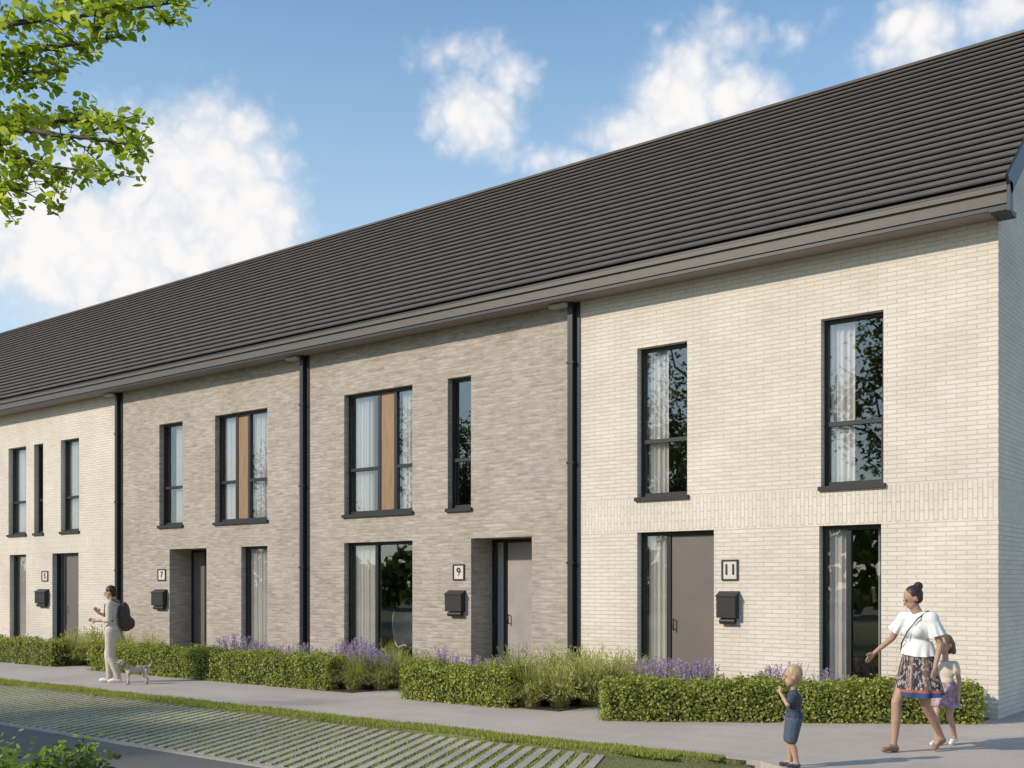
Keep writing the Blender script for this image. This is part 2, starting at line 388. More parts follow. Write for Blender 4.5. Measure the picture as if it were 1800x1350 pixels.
# ------------------------------------------------------------------ houses
WT = 6.18; PITCH = math.radians(40); YR = 4.1; E0 = (-.45, 6.47); OH = .21
def house(label, x0, x1, brickm, ops, pipe=True, gable_r=False, gable_l=False, doorm='door'):
    root = empty('terraced_house', (x0, 0, 0)); tag(root, label, 'house', 'terraced houses in the row')
    w = MB()
    xs = sorted(set([x0, x1]+[o['x0'] for o in ops]+[o['x1'] for o in ops])); zs = sorted(set([0, WT+.2]+[o['z0'] for o in ops]+[o['z1'] for o in ops]))
    for i in range(len(xs)-1):
        for j in range(len(zs)-1):
            cx = (xs[i]+xs[i+1])/2; cz = (zs[j]+zs[j+1])/2
            if any(o['x0'] < cx < o['x1'] and o['z0'] < cz < o['z1'] for o in ops): continue
            w.poly([(xs[i], 0, zs[j]), (xs[i+1], 0, zs[j]), (xs[i+1], 0, zs[j+1]), (xs[i], 0, zs[j+1])])
    for o in ops:
        a, b, c, d, dep = o['x0'], o['x1'], o['z0'], o['z1'], o.get('dep', .12)+.1
        w.poly([(a, 0, c), (a, 0, d), (a, dep, d), (a, dep, c)]); w.poly([(b, 0, c), (b, dep, c), (b, dep, d), (b, 0, d)])
        w.poly([(a, 0, d), (b, 0, d), (b, dep, d), (a, dep, d)]); w.poly([(a, 0, c), (a, dep, c), (b, dep, c), (b, 0, c)])
    for gx, on in ((x1, gable_r), (x0, gable_l)):
        zr = E0[1]+(YR-E0[0])*math.tan(PITCH)-.06
        if on: w.poly([(gx, 0, 0), (gx, 2*YR, 0), (gx, 2*YR, WT+.45), (gx, YR, zr-.1), (gx, 0, WT+.45)])
    w.build('wall', brickm, root)
    w = MB(); w.poly([(x0+.005, 2*YR-.004, 0), (x0+.005, 2*YR-.004, WT+.2), (x1-.005, 2*YR-.004, WT+.2), (x1-.005, 2*YR-.004, 0)]); w.build('rear_wall', brickm, root)
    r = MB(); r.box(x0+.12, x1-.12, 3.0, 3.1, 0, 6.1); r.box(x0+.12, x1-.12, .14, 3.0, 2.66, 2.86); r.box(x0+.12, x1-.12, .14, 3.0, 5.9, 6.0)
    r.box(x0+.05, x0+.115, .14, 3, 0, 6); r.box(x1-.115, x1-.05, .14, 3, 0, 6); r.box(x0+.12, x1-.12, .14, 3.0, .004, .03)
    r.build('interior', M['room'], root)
    xa = x0-(OH if gable_l else 0); xb = x1+(OH if gable_r else 0)
    L = (YR-E0[0])/math.cos(PITCH); n = 25; step = L/n
    rf = MB(); cs, sn = math.cos(PITCH), math.sin(PITCH)
    def sp(t, o, side):
        y = E0[0]+t*cs-o*sn; z = E0[1]+t*sn+o*cs
        if side: y = 2*YR-y
        return y, z
    for side in (0, 1):
        for i in range(n):
            t = i*step
            q = [sp(t-.03, .072, side), sp(t+step, .02, side), sp(t-.03, .050, side), sp(t+.07, .008, side)]
            rf.poly([(xa, *q[0]), (xb, *q[0]), (xb, *q[1]), (xa, *q[1])])
            rf.poly([(xa, *q[2]), (xb, *q[2]), (xb, *q[0]), (xa, *q[0])])
            rf.poly([(xa, *q[3]), (xb, *q[3]), (xb, *q[2]), (xa, *q[2])])
            for xx in (xa, xb): rf.poly([(xx, *q[0]), (xx, *q[1]), (xx, *q[3]), (xx, *q[2])])
        q0 = sp(0, 0, side); q1 = sp(L, 0, side); rf.poly([(xa, *q0), (xb, *q0), (xb, *q1), (xa, *q1)])
    ro = rf.build('roof', M['tile'], root)
    zr = E0[1]+L*sn
    rc = MB(); rc.prism([(xa, YR-.12), (xb, YR-.12), (xb, YR+.12), (xa, YR+.12)], zr-.01, zr+.035); rc.build('ridge_cap', M['tile'], ro)
    s = MB(); s.box(xa, xb, -.375, -.002, WT, WT+.03); s.build('soffit', M['soffit'], root)
    s = MB(); s.box(xa, xb, -.42, -.377, WT+.045, WT+.245); s.box(xa, xb, -.455, -.422, WT+.19, WT+.255); s.build('gutter', M['fascia'], root)
    s = MB(); s.box(xa, xb, -.40, -.37, WT-.012, WT+.043); s.box(xa, xb, -.46, -.30, WT+.257, WT+.29); s.build('eave_shadow_strips', M['anth'], root)  # dark strips stand in for the shadow lines below and above the gutter
    for gx, on, sg in ((x1, gable_r, 1), (x0, gable_l, -1)):
        if not on: continue
        v = MB(); xo = gx+sg*OH; xi = gx+sg*(OH+.035)
        for side in (0, 1):
            pts = [sp(-.03, .085, side), sp(L+.0, .085, side), sp(L, -.16, side), sp(-.03, -.16, side)]
            for xx in (xo, xi): v.poly([(xx, *p) for p in pts])
            for k in range(4):
                p, q = pts[k], pts[(k+1) % 4]; v.poly([(xo, *p), (xi, *p), (xi, *q), (xo, *q)])
        v.box(min(xo, xi), max(xo, xi), -.45, -.30, WT-.06, WT+.3)
        v.box(min(gx+.003, xo), max(gx, xo), -.42, -.002, WT-.035, WT-.014)
        v.build('verge_board', M['anth'], root)
    if pipe:
        p = MB(); p.box(x1-.115, x1-.02, -.10, -.012, .02, WT-.005)
        for z in (.5, 2.0, 3.6, 5.2): p.box(x1-.135, x1-.0, -.108, -.0, z, z+.035)
        p.box(x1-.012, x1+.07, -.022, -.004, .0, WT-.005)  # flat dark strip stands in for the joint and shadow beside the pipe
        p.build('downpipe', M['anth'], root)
        p = MB(); p.box(x1-.42, x1-.10, -.20, -.004, WT-.065, WT-.02); p.build('overflow_spout', M['wchair'], root)
    for o in ops:
        a, b, c, d = o['x0'], o['x1'], o['z0'], o['z1']; dep = o.get('dep', .12); f = .055
        door = any(t == 'door' for _, t in o['cols']); nm = 'door' if door else 'window'
        y0, y1 = dep, dep+.07
        fr = MB(); fr.box(a+.002, a+f, y0, y1, c, d-.002); fr.box(b-f, b-.002, y0, y1, c, d-.002)
        fr.box(a+f, b-f, y0, y1, d-f, d-.002); fr.box(a+f, b-f, y0, y1, c, c+.07)
        tot = b-a-2*f; xcur = a+f; seg = []
        for k, (fr_, t) in enumerate(o['cols']):
            xn = xcur+tot*fr_
            if k < len(o['cols'])-1: fr.box(xn-.035, xn+.035, y0-.004, y1, c+.07, d-f)
            seg.append((xcur+(.035 if k else 0), xn-(.035 if k < len(o['cols'])-1 else 0), t)); xcur = xn
        tz = o.get('tr')
        panes = []
        for (p, q, t) in seg:
            if t == 'glass':
                if tz:
                    fr.box(p, q, y0-.003, y1, tz-.03, tz+.03); panes += [(p, q, c+.07, tz-.03), (p, q, tz+.03, d-f)]
                    for (u0, u1) in ((c+.07, tz-.03),):
                        fr.box(p, p+.02, y0+.008, y1-.01, u0, u1); fr.box(q-.02, q, y0+.008, y1-.01, u0, u1)
                else: panes.append((p, q, c+.07, d-f))
        fo = fr.build(nm, M['anth'], root)
        for (p, q, u, v) in panes:
            gm = MB(); gm.poly([(p, y0+.035, u), (q, y0+.035, u), (q, y0+.035, v), (p, y0+.035, v)]); gm.build('pane', M['glass'], fo)
        for (p, q, t) in seg:
            if t == 'wood':
                gm = MB(); gm.box(p, q, y0+.012, y0+.05, c+.07, d-f); gm.build('wood_panel', M['wood'], fo)
            if t == 'door':
                gm = MB(); gm.box(p+.012, q-.012, y0+.016, y0+.055, c+.08, d-f-.012)
                gm.build('door_leaf', M[doorm], fo)
                gm = MB(); gm.box(p, q, y0+.022, y0+.05, c+.07, d-f); gm.build('door_rebate', M['anth'], fo)
                gm = MB(); hx = p+.06; gm.tube([(hx, y0-.035, .98), (hx, y0-.035, 1.16)], .010, 8)
                gm.tube([(hx, y0-.035, 1.0), (hx, y0+.012, 1.0)], .007, 6); gm.tube([(hx, y0-.035, 1.14), (hx, y0+.012, 1.14)], .007, 6); gm.build('handle', M['anth'], fo, True)
        for (f0, f1) in o.get('cur', []):
            X0 = a+f+tot*f0; X1 = a+f+tot*f1; cm = MB(); nn = 60
            pp = [(X0+(X1-X0)*k/nn, y1+.045+.022*math.sin(k*(X1-X0)/nn*75+a)+.010*math.sin(k*(X1-X0)/nn*31)) for k in range(nn+1)]
            for k in range(nn):
                (xa_, ya_), (xb_, yb_) = pp[k], pp[k+1]; cm.poly([(xa_, ya_, c+.05), (xb_, yb_, c+.05), (xb_, yb_, d), (xa_, ya_, d)])
            cm.build('curtain', M['curtain'], fo, True)
        if c > 1:
            sl = MB(); sl.box(a-.03, b+.03, -.045, dep, c-.055, c+.004); sl.build('sill', M['anth'], fo)
        else:
            sl = MB(); sl.box(a+.002, b-.002, -.02, dep, .003, .03); sl.build('threshold', M['kerb'], fo)
    return root
B = [0, X_of(1014), X_of(540), X_of(213)]
B += [B[3]-6.5, B[3]-13.0, B[3]-19.5]
def op(p0, p1, z0, z1, cols, tr=None, cur=(), dep=.12): return dict(x0=X_of(p0), x1=X_of(p1), z0=z0, z1=z1, cols=cols, tr=tr, cur=list(cur), dep=dep)
G = [(1, 'glass')]
Z0, Z1, ZT, ZD = 3.0, 5.29, 3.86, 2.47
house('cream brick end house with number 11 and exposed gable wall at the right', B[1], B[0], M['cream'], [
    op(1120, 1208, Z0, Z1, G, ZT, [(0, .50)]), op(1443, 1553, Z0, Z1, G, ZT, [(0, .46)]),
    op(1120, 1255, .03, ZD, [(.36, 'glass'), (.64, 'door')], None, [(.0, .36)]), op(1440, 1549, .03, ZD, [(.42, 'glass'), (.58, 'glass')], None, [(0, .42), (.92, 1.0)])],
    pipe=False, gable_r=True)
house('grey brown brick house with sliding glass door and pale chair inside', B[2], B[1], M['grey'], [
    op(605, 725, Z0, Z1, [(.46, 'glass'), (.25, 'wood'), (.29, 'glass')], ZT, [(0, .30), (.74, .98)]), op(787, 828, Z0, Z1, G, ZT),
    op(605, 725, .03, ZD, [(.42, 'glass'), (.58, 'glass')], None, [(.0, .40)]), op(828, 935, .03, ZD, [(.2, 'glass'), (.8, 'door')], None, [(0, .2)], .57)], doorm='doorp')
house('grey brown brick house behind the person walking with a backpack', B[3], B[2], M['grey'], [
    op(280, 321, Z0, Z1, G, ZT, [(.3, .95)]), op(378, 470, Z0, Z1, [(.33, 'glass'), (.25, 'wood'), (.42, 'glass')], ZT, [(0, .28), (.60, .95)]),
    op(298, 363, .03, ZD, [(.38, 'door'), (.62, 'glass')], None, [(.45, .9)], .57), op(424, 470, .03, ZD, G, None, [(.0, .95)])])
house('cream brick house at the left edge with three narrow upper windows', B[4], B[3], M['cream'], [
    op(15, 46, Z0, Z1, G, ZT, [(0, .9)]), op(60, 76, Z0, Z1, G, ZT), op(107, 139, Z0, Z1, G, ZT, [(0, .7)]),
    op(17, 46, .03, ZD, G, None, [(0, .8)]), op(92, 138, .03, ZD, [(.3, 'glass'), (.7, 'door')], None, [])])
def wop(x, w, z0, z1, cols=G, tr=None): return dict(x0=x, x1=x+w, z0=z0, z1=z1, cols=cols, tr=tr, cur=[(0, .4)])
for i, mt, lb in ((4, 'cream', 'far cream brick house of which the photo shows only roof'), (5, 'grey', 'farthest house of the row with only its roof in view')):
    a = B[i+1]
    house(lb, a, B[i], M[mt], [wop(a+1.2, .8, Z0, Z1, G, ZT), wop(a+4.2, .8, Z0, Z1, G, ZT), wop(a+1.2, .9, .03, ZD), wop(a+3.9, 1.2, .03, ZD, [(.3, 'glass'), (.7, 'door')])], gable_l=(i == 5))

def number(p0, p1, z0, z1, txt, label):
    x0, x1 = X_of(p0), X_of(p1); r = empty('house_number', ((x0+x1)/2, 0, z0)); tag(r, label, 'house number', 'house number signs beside the doors')
    b = MB(); t = .022
    b.box(x0, x0+t, -.022, -.003, z0, z1); b.box(x1-t, x1, -.022, -.003, z0, z1); b.box(x0+t, x1-t, -.022, -.003, z1-t, z1); b.box(x0+t, x1-t, -.022, -.003, z0, z0+t); b.build('frame', M['black'], r)
    b = MB(); b.box(x0+t, x1-t, -.010, -.003, z0+t, z1-t); b.build('backing_plate', M['plate'], r)
    cu = bpy.data.curves.new('t', 'FONT'); cu.body = txt; cu.size = (z1-z0)*.72; cu.align_x = 'CENTER'; cu.align_y = 'CENTER'; cu.extrude = .004; cu.offset = .002
    to = bpy.data.objects.new('t', cu); COL.objects.link(to); dg = bpy.context.evaluated_depsgraph_get(); dg.update()
    me = bpy.data.meshes.new_from_object(to.evaluated_get(dg)); me.name = 'numerals'; bpy.data.objects.remove(to)
    me.materials.clear(); me.materials.append(M['black'])
    n = bpy.data.objects.new('numerals', me); COL.objects.link(n); n.parent = r; n.rotation_euler = (math.pi/2, 0, 0); n.location = (0, -.016, (z1-z0)/2)
def mailbox(p0, p1, z0, z1, label):
    x0, x1 = X_of(p0), X_of(p1); r = empty('mailbox', ((x0+x1)/2, 0, z0)); tag(r, label, 'mailbox', 'mailboxes on the brick walls')
    b = MB(); zz = z0+.09
    pr = [(-.003, zz), (-.12, zz), (-.125, z1-.07), (-.003, z1-.01)]
    for x in (x0, x1): b.poly([(x, *p) for p in pr])
    for k in range(4):
        p, q = pr[k], pr[(k+1) % 4]; b.poly([(x0, *p), (x1, *p), (x1, *q), (x0, *q)])
    b.build('body', M['black'], r)
    b = MB(); pr = [(-.003, z1-.006), (-.14, z1-.074), (-.14, z1-.064), (-.003, z1+.006)]
    for x in (x0-.012, x1+.012): b.poly([(x, *p) for p in pr])
    for k in range(4):
        p, q = pr[k], pr[(k+1) % 4]; b.poly([(x0-.012, *p), (x1+.012, *p), (x1+.012, *q), (x0-.012, *q)])
    b.build('lid', M['black'], r)
    b = MB(); b.tube([(x0+.03, -.06, zz-.05), (x1-.03, -.06, zz-.05)], .04, 12); b.box(x0+.05, x0+.07, -.07, -.003, zz-.03, zz); b.box(x1-.07, x1-.05, -.07, -.003, zz-.03, zz); b.build('newspaper_tube', M['black'], r)
number(1269, 1298, 1.73, 2.03, '11', 'square framed house number reading 11 on cream brick')
number(797, 817, 1.75, 2.03, '9', 'framed house number on grey brick above middle mailbox')
number(278, 292, 1.77, 2.03, '7', 'framed house number beside left recessed grey brick entrance')
number(74, 85, 1.77, 2.03, '5', 'small framed house number on leftmost cream house')
mailbox(1266, 1299, 1.10, 1.57, 'black mailbox below the number 11 sign')
mailbox(790, 818, 1.12, 1.57, 'black mailbox on grey brick left of the middle recessed door')
mailbox(274, 294, 1.12, 1.57, 'black mailbox on grey brick left of the far recessed door')
mailbox(69, 86, 1.12, 1.57, 'black mailbox on leftmost cream house, farthest mailbox')

# ------------------------------------------------------------------ planting
def hedge(A, Bp, depth, h, label, dens=2600):
    A = Vector((*A, 0)); Bp = Vector((*Bp, 0)); d = (Bp-A); L = d.length; d.normalize(); nrm = Vector((-d.y, d.x, 0))
    r = empty('hedge', A); tag(r, label, 'hedge', 'clipped box hedges along the path')
    c = MB(); i = .08
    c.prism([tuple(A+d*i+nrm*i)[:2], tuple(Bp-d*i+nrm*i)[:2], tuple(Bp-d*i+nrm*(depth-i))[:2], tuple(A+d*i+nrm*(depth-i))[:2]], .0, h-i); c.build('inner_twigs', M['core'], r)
    Ps, Ns = [], []
    dn = np.array(d); nn = np.array(nrm); a0 = np.array(A); up = np.array([0, 0, 1.])
    def face(o, e1, l1, e2, l2, nm):
        k = int(l1*l2*dens); u = rng.uniform(0, l1, k)[:, None]; v = rng.uniform(0, l2, k)[:, None]
        Ps.append(o+e1*u+e2*v+nm*rng.normal(-.02, .032, k)[:, None]); Ns.append(np.repeat(nm[None], k, 0))
    face(a0, dn, L, up, h, -nn); face(a0+nn*depth, dn, L, up, h, nn); face(a0, nn, depth, up, h, -dn); face(a0+dn*L, nn, depth, up, h, dn); face(a0+up*h, dn, L, nn, depth, up)
    P = np.concatenate(Ps); N = np.concatenate(Ns)
    t = (P-a0)@dn; q = (P-a0)@nn
    ed = np.clip((np.abs(q-depth/2)/(depth/2))**6*(np.clip(P[:, 2]/h, 0, 1))**6, 0, 1); P[:, 2] -= .05*ed; P += nn*(-np.sign(q-depth/2)*.03*ed)[:, None]
    P[:, 2] += (.024*np.sin(t*4.1)+.018*np.sin(t*11.7+q*9)+.014*np.sin(t*23))*(P[:, 2]/h)
    P += nn*(.022*np.sin(t*6.3+P[:, 2]*8)+.014*np.sin(t*17))[:, None]
    P[:, 2] = np.maximum(P[:, 2], .01)
    np_obj('foliage', leaves(P, N, .036, .75, .7), 4, M['hedge'], r)
HD = .5
hedge((-3.72, -3.18), (.0, -.62), .6, .47, 'clipped green hedge at the foot of house 11, behind the woman and toddler', 3600)
hedge((-7.5, -2.86), (-5.5, -2.86), HD, .52, 'short clipped hedge between the two doorway paths in the middle', 3200)
hedge((-16.1, -2.78), (-9.25, -2.72), HD, .52, 'long clipped hedge to the right of the person with the dog', 2400)
hedge((-25.5, -2.76), (-17.5, -2.76), HD, .52, 'clipped hedge at the left edge before the cream house', 1400)
for (a, b) in ((-25.5, -17.4), (-16.1, -8.7), (-7.5, -4.75)):
    g = MB(); g.box(a, b, -2.7, -.003, -.05, .012); struct('planting_bed', g, M['soil'])
g = MB(); g.prism([(-3.68, -2.95), (-.1, -.5), (-.1, -.003), (-3.68, -.003)], -.05, .012); struct('planting_bed', g, M['soil'])

def grass_proto():
    n = 950; a = rng.uniform(0, 2*np.pi, n); H = rng.uniform(.30, .80, n); sp = rng.uniform(.05, .55, n)
    V = []; T = []
    for i in range(n):
        ca, sa = math.cos(a[i]), math.sin(a[i]); b0 = np.array([ca, sa, 0])*rng.uniform(0, .16); w = np.array([-sa, ca, 0])*.006
        def pt(t): return b0+np.array([ca*sp[i]*t*t, sa*sp[i]*t*t, H[i]*(t-.34*t*t*t*(sp[i]/.3))])
        k = 4
        for j in range(k):
            p, q = pt(j/k), pt((j+1)/k); w0 = w*(1-j/k*.6); w1 = w*(1-(j+1)/k*.6)
            V += [p-w0, p+w0, q+w1, q-w1]
        if i % 4 == 0:
            e = pt(1.0)
            for j in range(5):
                o = e+rng.normal(0, .014, 3)+np.array([0, 0, j*.012]); T += [o, o+np.array([.007, 0, .012]), o+np.array([0, .002, .03]), o+np.array([-.007, 0, .012])]
    V = np.array(V+T); V[:, 2] = np.maximum(V[:, 2], .003)
    return np_obj('ornamental_grass', V, 4, M['straw'])
gp = grass_proto(); first = True
GR = [('tall wispy ornamental grass at the right end of the short middle hedge', [(-5.4, -2.45, 1), (-5.25, -1.9, 1.05), (-5.15, -1.45, 1.1), (-4.95, -1.0, 1.0), (-5.7, -1.6, 1.1), (-5.6, -.9, 1.0), (-4.85, -1.8, .95), (-4.85, -.55, .9), (-6.1, -1.9, .95), (-4.6, -1.1, .9), (-5.05, -2.25, .9)]),
      ('wispy ornamental grass at the right end of the long hedge', [(-9.05, -2.3, .85), (-8.95, -1.5, .95), (-9.3, -1.2, .9), (-8.9, -.9, .75), (-8.75, -2.0, .75), (-9.6, -2.0, .8)]),
      ('wispy ornamental grass left of the person with the backpack', [(-17.7, -2.1, 1), (-17.8, -1.5, 1.1), (-18.2, -1.8, 1), (-17.75, -.9, 1), (-17.2, -1.9, .9)]),
      ('pale ornamental grass just left of the long hedge', [(-16.0, -2.0, .8), (-15.7, -1.6, .9)]),
      ('low ornamental grass among the lavender behind the long hedge', [(-14.2, -1.5, .75), (-12.6, -1.2, .8), (-11.2, -1.6, .75)]),
      ('low ornamental grass among the lavender behind the middle hedge', [(-7.2, -1.3, .7), (-6.6, -1.9, .75)])]
for lb, pl in GR:
    for (x, y, s) in pl:
        o = gp if first else dup(gp); first = False
        o.location = (x, y, .01); o.rotation_euler = (0, 0, random.uniform(0, 6.28)); o.scale = (s, s, s*random.uniform(.85, 1.1)); tag(o, lb, 'ornamental grass', lb.replace('ornamental grass', 'grasses'))
def lav_proto():
    S = []; Fl = []
    for i in range(60):
        a = rng.uniform(0, 2*np.pi); s = rng.uniform(.02, .26); H = rng.uniform(.30, .62); ca, sa = math.cos(a), math.sin(a)
        p = np.array([ca*s*.25, sa*s*.25, 0]); q = np.array([ca*s, sa*s, H]); w = np.array([-sa, ca, 0])*.003
        S += [p-w, p+w, q+w, q-w]
        d = unit((q-p)[None])[0]
        for j in range(12):
            o = q+d*(j*.008)+rng.normal(0, .006, 3); k = rng.normal(0, .0075, 3); m_ = rng.normal(0, .0075, 3); Fl += [o-k, o+m_, o+k, o-m_]
    n = 600; a = rng.uniform(0, 2*np.pi, n); rr = rng.uniform(0, .26, n); P = np.stack([np.cos(a)*rr, np.sin(a)*rr, rng.uniform(.02, .48, n)], 1)
    V = leaves(P, np.repeat([[0, 0, 1.]], n, 0), .055, .16, 1.5)
    S = np.concatenate([np.array(S), V])
    return np_obj('lavender', np.concatenate([S, np.array(Fl)]), 4, M['lavstem'], None, M['lav'], len(S)//4)
lp = lav_proto(); first = True
LV = [('purple lavender clump before the sidelight and door of house 11', .82, [(X_of(p, y), y) for p, y in ((1140, -1.5), (1165, -1.3), (1190, -1.45), (1215, -1.3), (1240, -1.2), (1128, -1.2))]),
      ('purple lavender clump under the right ground floor window of house 11', .80, [(X_of(p, y), y) for p, y in ((1340, -.9), (1365, -1.0), (1392, -.85), (1455, -.6), (1490, -.7), (1350, -.6))]),
      ('purple lavender clump behind the short middle hedge', .84, [(X_of(p, y), y) for p, y in ((770, -1.7), (800, -1.5), (835, -1.9), (860, -1.6), (890, -1.8), (780, -1.2), (900, -1.4))]),
      ('purple lavender clump under the sliding door with the chair', .90, [(X_of(p, y), y) for p, y in ((612, -1.5), (630, -1.2), (648, -1.6), (640, -.7), (600, -1.0), (675, -1.9), (660, -2.0), (640, -2.1), (625, -1.9))]),
      ('purple lavender clump behind the long hedge below the grey house window', .88, [(X_of(p, y), y) for p, y in ((395, -1.6), (415, -1.3), (435, -1.7), (452, -1.4), (470, -1.8), (492, -1.4), (512, -1.6), (535, -1.3), (560, -1.5), (445, -.9), (480, -1.0))])]
for lb, sc, pl in LV:
    for (x, y) in pl:
        o = lp if first else dup(lp); first = False
        s = sc*random.uniform(.85, 1.15); o.location = (x, y, .01); o.rotation_euler = (0, 0, random.uniform(0, 6.28)); o.scale = (s, s, s*1.05); tag(o, lb, 'lavender', lb.replace('lavender clump', 'lavender clumps'))

# ------------------------------------------------------------------ trees
def limb(mb, pts, r0, r1, n=7):
    k = len(pts); mb.tube(pts, [r0+(r1-r0)*i/(k-1) for i in range(k)], n)
def wig(a, b, k, amp):
    a = Vector(a); b = Vector(b); out = []
    for i in range(k+1):
        t = i/k; p = a.lerp(b, t)
        if 0 < i < k: p = p+Vector((random.gauss(0, amp), random.gauss(0, amp), random.gauss(0, amp)))
        out.append(p)
    return out
def px3(px, py, z): return cpt((px-900)/1911*z, z, 1.65+(1030-py)/1911*z)
base = cpt(-4.3, 4.6, 0)
tr = empty('roadside_tree', base); tag(tr, 'leafy young tree whose bright green branches hang in at the upper left', 'tree')
tk = MB(); top = base+Vector((.1, .1, 5.8))
limb(tk, wig(base, top, 8, .03), .11, .03, 10)
LP, LN = [], []
def spray(pts, dens, rad, twig=.16, nl=(5, 9)):
    for i in range(len(pts)-1):
        a, b = pts[i], pts[i+1]; L = (b-a).length
        for j in range(max(1, int(L*dens))):
            p = a.lerp(b, random.random()); d = Vector((random.gauss(0, 1), random.gauss(0, 1), random.gauss(0, .42))); d = (d.normalized()+(b-a).normalized()*.6).normalized()
            l = random.uniform(.5, 1.3)*twig; q = p+d*l; tk.tube([p, q], [.002, .0008], 4)
            for m_ in range(random.randint(*nl)):
                c = p.lerp(q, random.uniform(.15, 1.1))+Vector((random.gauss(0, rad), random.gauss(0, rad), random.gauss(0, rad*.6))); LP.append(c); LN.append((0, 0, 1))
BR = [
    (4.2, [(-300, 100, 4.5), (-40, 50, 4.3), (60, 36, 4.2), (180, 24, 4.1), (300, 6, 4.0)]),
    (4.2, [(-200, -60, 4.6), (0, -22, 4.5), (110, -16, 4.4), (220, -18, 4.3), (335, -24, 4.2)]),
    (4.0, [(-250, 140, 4.3), (-40, 100, 4.2), (50, 88, 4.1), (130, 78, 4.05), (215, 64, 4.0)]),
    (3.9, [(-200, 130, 4.4), (-50, 120, 4.2), (20, 124, 4.15), (95, 132, 4.1)]),
    (3.6, [(-300, 190, 4.3), (-60, 204, 4.2), (10, 222, 4.1), (90, 236, 4.0), (165, 244, 3.95), (240, 256, 3.9)]),
    (3.6, [(-200, 200, 4.5), (-30, 210, 4.4), (60, 218, 4.3), (135, 210, 4.2), (195, 220, 4.1)]),
    (3.5, [(-200, 215, 4.1), (-30, 248, 4.0), (30, 276, 3.95), (85, 292, 3.9), (135, 298, 3.9)]),
    (3.4, [(-250, 270, 4.2), (-70, 302, 4.1), (-10, 322, 4.0), (45, 336, 3.95)])]
for h, wp in BR:
    pts = [base+Vector((.05, .05, h))]+[px3(*w) for w in wp]
    limb(tk, pts, .020, .003, 6)
    sm = []
    for i in range(1, len(pts)-1): sm += [pts[i].lerp(pts[i+1], t/3) for t in range(3)]
    sm.append(pts[-1]); spray(sm, 30, .020, .10, (6, 12))
    for i in range(2, len(pts)-1):
        for _ in range(3):
            p = pts[i].lerp(pts[i+1], random.random()); d = Vector((random.gauss(0, .8), random.gauss(0, .8), random.gauss(0, .4)))*.10+(pts[i+1]-pts[i]).normalized()*.05
            q = [p, p+d*.6, p+d*1.1+Vector((0, 0, -.015))]; limb(tk, q, .004, .0012, 5); spray(q, 36, .02, .07, (5, 9))
for k in range(9):
    a = 6.283*k/9; e = base+Vector((math.cos(a)*1.3, math.sin(a)*1.3, random.uniform(3.6, 5.6)))
    if (e-CAM).dot(R)/(e-CAM).dot(W)*1911+900 > -200 and (e-CAM).dot(W) > 0: continue
    pts = wig(base+Vector((.05, .05, random.uniform(2.6, 4.5))), e, 4, .06); limb(tk, pts, .03, .006, 6); spray(pts[1:], 30, .14, .4)
tk.build('trunk', M['bark'], tr, True)
np_obj('crown', leaves(np.array([tuple(p) for p in LP]), np.array(LN, float), .034, .68, .6, 6, .3), 6, M['leaf'], tr)

def shrub(loc, r_, h, label, mat='hedge', n=2600, size=.045):
    r = empty('shrub', loc); tag(r, label, 'shrub'); loc = Vector(loc); s = MB(); Ps = []
    for k in range(26):
        a = random.uniform(0, 6.28); e = loc+Vector((math.cos(a)*r_*random.uniform(.3, 1), math.sin(a)*r_*random.uniform(.3, 1), h*random.uniform(.6, 1)))
        pts = wig(loc, e, 4, .02); limb(s, pts, .008, .002, 5)
        for _ in range(n//26):
            i = random.uniform(1, 4); p = pts[int(i)] if i >= 4 else pts[int(i)].lerp(pts[int(i)+1], i-int(i)); Ps.append(tuple(p+Vector((random.gauss(0, .06), random.gauss(0, .06), random.gauss(0, .05)))))
    s.build('stems', M['bark'], r, True); P = np.array(Ps); P[:, 2] = np.maximum(P[:, 2], .02); np_obj('foliage', leaves(P, np.repeat([[0, 0, 1.]], len(P), 0), size, .6, .7, 6), 6, M[mat], r)
shrub(cpt(-2.60, 6.0, 0), .42, .72, 'leafy roadside shrub at the bottom left corner', 'leafd', 6500, .04)
shrub(cpt(-2.85, 6.3, 0), .45, .74, 'leafy roadside shrub partly cut by the left bottom edge', 'leaf', 6000, .04)

def big_tree():
    r = empty('street_tree', local=True); s = MB(); Ps = []
    limb(s, wig((0, 0, 0), (0.1, 0, 5), 6, .05), .18, .08, 10)
    for k in range(16):
        a = k*2.4; z0 = random.uniform(1.9, 4.6); e = Vector((math.cos(a)*random.uniform(1.2, 2.5), math.sin(a)*random.uniform(1.2, 2.5), z0+random.uniform(1.0, 3.2)))
        pts = wig((0, 0, z0), e, 5, .12); limb(s, pts, .06, .015, 6)
        for c in pts[2:]:
            for _ in range(2):
                cc = c+Vector((random.gauss(0, .4), random.gauss(0, .4), random.gauss(0, .3)))
                for _ in range(70): Ps.append(tuple(cc+Vector((random.gauss(0, .27), random.gauss(0, .27), random.gauss(0, .2)))))
    s.build('trunk', M['bark'], r, True); np_obj('crown', leaves(np.array(Ps), np.repeat([[0, 0, 1.]], len(Ps), 0), .13, .6, .9), 4, M['leafd'], r); return r
bt = big_tree()
for i, (x, y, s, lb) in enumerate([(-14.0, -16.5, 1.0, 'broad street tree opposite the grey houses, nearest the road'), (-10.0, -29, 1.95, 'tall street tree behind the viewer, reflected in upper windows'),
                                   (-20, -31, 1.9, 'street tree at the far side opposite house 11, second in line'), (-35, -30, 1.6, 'street tree opposite the far end of the row'), (-48, -29, 1.4, 'farthest street tree across the road')]):
    o = bt if i == 0 else dup(bt); o.location = (x, y, 0); o.scale = (s, s, s); o.rotation_euler = (0, 0, i*1.3); tag(o, lb, 'tree', 'street trees across the road')
